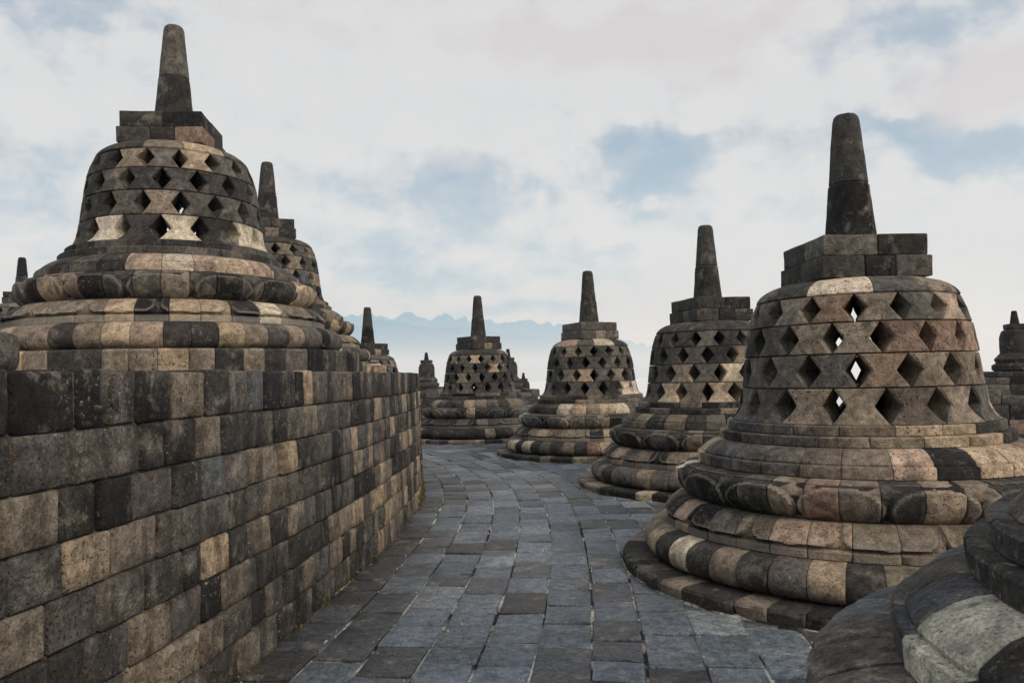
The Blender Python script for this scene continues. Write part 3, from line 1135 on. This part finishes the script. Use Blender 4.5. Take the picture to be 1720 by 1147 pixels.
for px, py, d, sc_, zb, rz, lab in [
        (716, 592, 30, .92, -1.7, .5, 'small dark balustrade shrine between the wall corner and the far stupa'),
        (853, 586, 30, 1.05, -1.7, .2, 'balustrade shrine half hidden at the right shoulder of the far stupa'),
        (879, 626, 31, .72, -1.7, .2, 'lowest little balustrade shrine, right of the far stupa'),
        (1703, 522, 19, 1.02, -1.7, -.3, 'black balustrade shrine at the right edge behind the big stupa')]:
    p = at(px, py, d)
    small_stupa_shrine(p.x, p.y, zb, p.z, lab, sc_, rz)

# low balustrade stretches between shrines


def balustrade(px0, px1, d0, d1, pytop, label, nst):
    a, b = at(px0, pytop, d0), at(px1, pytop, d1)
    L = (b - a).xy.length
    st = empty('balustrade_wall', (a.x, a.y, -1.7), math.atan2(b.y - a.y, b.x - a.x))
    tag(st, label, 'wall', 'stretches of ruined balustrade')
    H = a.z + 1.7
    rows = max(3, int(H / .3))
    for r_ in range(rows):
        x = 0
        while x < L:
            w = random.uniform(.35, .6)
            hh = H * (r_ + 1) / rows
            if r_ == rows - 1 and random.random() < .3:
                hh -= H / rows * .4
            box_stone(x + .004, min(x + w, L + .2) - .004, -.3, .3, H * r_ / rows + .004, hh, st, M_STONE,
                      jit(PAL[pick({'K': 1.5, 'D': 4, 'G': 3, 'M': 1, 'R': .3})]), bev=.02, rough=.02)
            x += w
    return st


balustrade(694, 748, 28.5, 28.5, 655, 'low ruined stone balustrade between wall corner and far stupa', 4)
balustrade(838, 894, 28.8, 29.5, 655, 'low ruined stone balustrade right of the far stupa', 4)
balustrade(1640, 1830, 18, 17.2, 655, 'dark stone balustrade behind the big stupa at the right edge', 6)

# ------------------------------------------------------------------ loose blocks on the upper terrace
blk = empty('stone_block', (-2.66, 3.45, TOPZ), R(6))
tag(blk, 'grey squared stone block lying on the wall top at the left edge', 'stone block')
box_stone(-.62, .02, -.2, .2, .0, .205, blk, M_STONE, jit(PAL['G']), name='left_block', bev=.05, rough=.02)
box_stone(.026, .36, -.2, .2, .0, .20, blk, M_STONE, jit(PAL['G']), name='right_block', bev=.05, rough=.02)
for k, (px, dd, w, h, c, lab) in enumerate([(627, 12.2, .11, .185, 'L', 'small pale stone block on the wall top beside the half hidden stupa'),
                                            (637, 12.0, .10, .16, 'P', 'small pinkish stone block on the wall top, nearer the wall corner')]):
    p = at(px, 615, dd)
    e_ = empty('stone_block', (p.x, p.y, TOPZ - .01), .3)
    tag(e_, lab, 'stone block')
    box_stone(-w, w, -.12, .12, 0, h, e_, M_STONE, jit(PAL[c]), name='block', bev=.02)

# ------------------------------------------------------------------ moss at the foot of the wall
mv, mf = [], []
rm = random.Random(3)
for i in range(650):
    s = rm.choice((rm.gauss(1.2, .5), rm.uniform(-5, 2.5)))
    zz = abs(rm.gauss(0, .11)) if s > .2 else abs(rm.gauss(0, .02))
    p = wall_pt(s, .03 + rm.uniform(0, .03) * (1 if zz < .05 else .4))
    r_ = rm.uniform(.006, .02)
    n0 = len(mv)
    for k in range(3):
        a = rm.uniform(0, 6.28)
        mv.append((p.x + r_ * math.cos(a), p.y + r_ * math.sin(a), zz + rm.uniform(-.01, .02)))
    mf.append((n0, n0 + 1, n0 + 2))
o = finish('moss', mv, mf, M_MOSS)
tag(o, 'thin green moss along the foot of the curved wall', 'moss', kind='stuff')

# ------------------------------------------------------------------ pale chips of mortar lying about
M_CHIP = flat_material('lime_chip', (.42, .40, .36), (.62, .60, .55), 40)
cv_, cf_ = [], []
for i in range(420):
    row = rm.choice(ROWS[:12])
    p = wall_pt(rm.uniform(-6.5, 3), row + rm.gauss(0, .035))
    r_ = rm.uniform(.003, .011)
    n0 = len(cv_)
    a0 = rm.uniform(0, 6.28)
    for k in range(5):
        a = a0 + 1.2566 * k
        q = r_ * rm.uniform(.6, 1.2)
        cv_.append((p.x + q * math.cos(a), p.y + q * math.sin(a), -.006))
    for k in range(5):
        b = cv_[n0 + k]
        cv_.append((p.x + (b[0] - p.x) * .6, p.y + (b[1] - p.y) * .6, .004 + r_ * .35))
    cf_ += [(n0 + k, n0 + (k + 1) % 5, n0 + 5 + (k + 1) % 5, n0 + 5 + k) for k in range(5)]
    cf_.append(tuple(n0 + 5 + k for k in range(5)))
o = finish('mortar_chips', cv_, cf_, M_CHIP)
tag(o, 'tiny pale mortar chips scattered along the paving joints', 'chips', kind='stuff')

# ------------------------------------------------------------------ air


def air(name, x0, x1, y0, y1, z0, z1, color, density, aniso):
    v = [(x, y, z) for z in (z0, z1) for x, y in ((x0, y0), (x1, y0), (x1, y1), (x0, y1))]
    f = [(3, 2, 1, 0), (4, 5, 6, 7), (0, 1, 5, 4), (1, 2, 6, 5), (2, 3, 7, 6), (3, 0, 4, 7)]
    m = bpy.data.materials.new(name)
    m.use_nodes = True
    t = m.node_tree
    t.nodes.clear()
    out = nd(t, 'ShaderNodeOutputMaterial')
    pv = nd(t, 'ShaderNodeVolumePrincipled')
    pv.inputs['Color'].default_value = (*color, 1)
    pv.inputs['Absorption Color'].default_value = (1, 1, 1, 1)
    pv.inputs['Density'].default_value = density
    pv.inputs['Anisotropy'].default_value = aniso
    t.links.new(pv.outputs[0], out.inputs['Volume'])
    o = finish(name, v, f, m, smooth=False)
    o['kind'] = 'stuff'
    return o


air('haze', -17000, 17000, -17000, 17000, -32, 620, (.38, .66, 1.0), 3.1e-4, .0)
air('valley_mist', -16500, 16500, 900, 16500, -29, 90, (.97, .985, 1.0), 5.0e-4, .0)
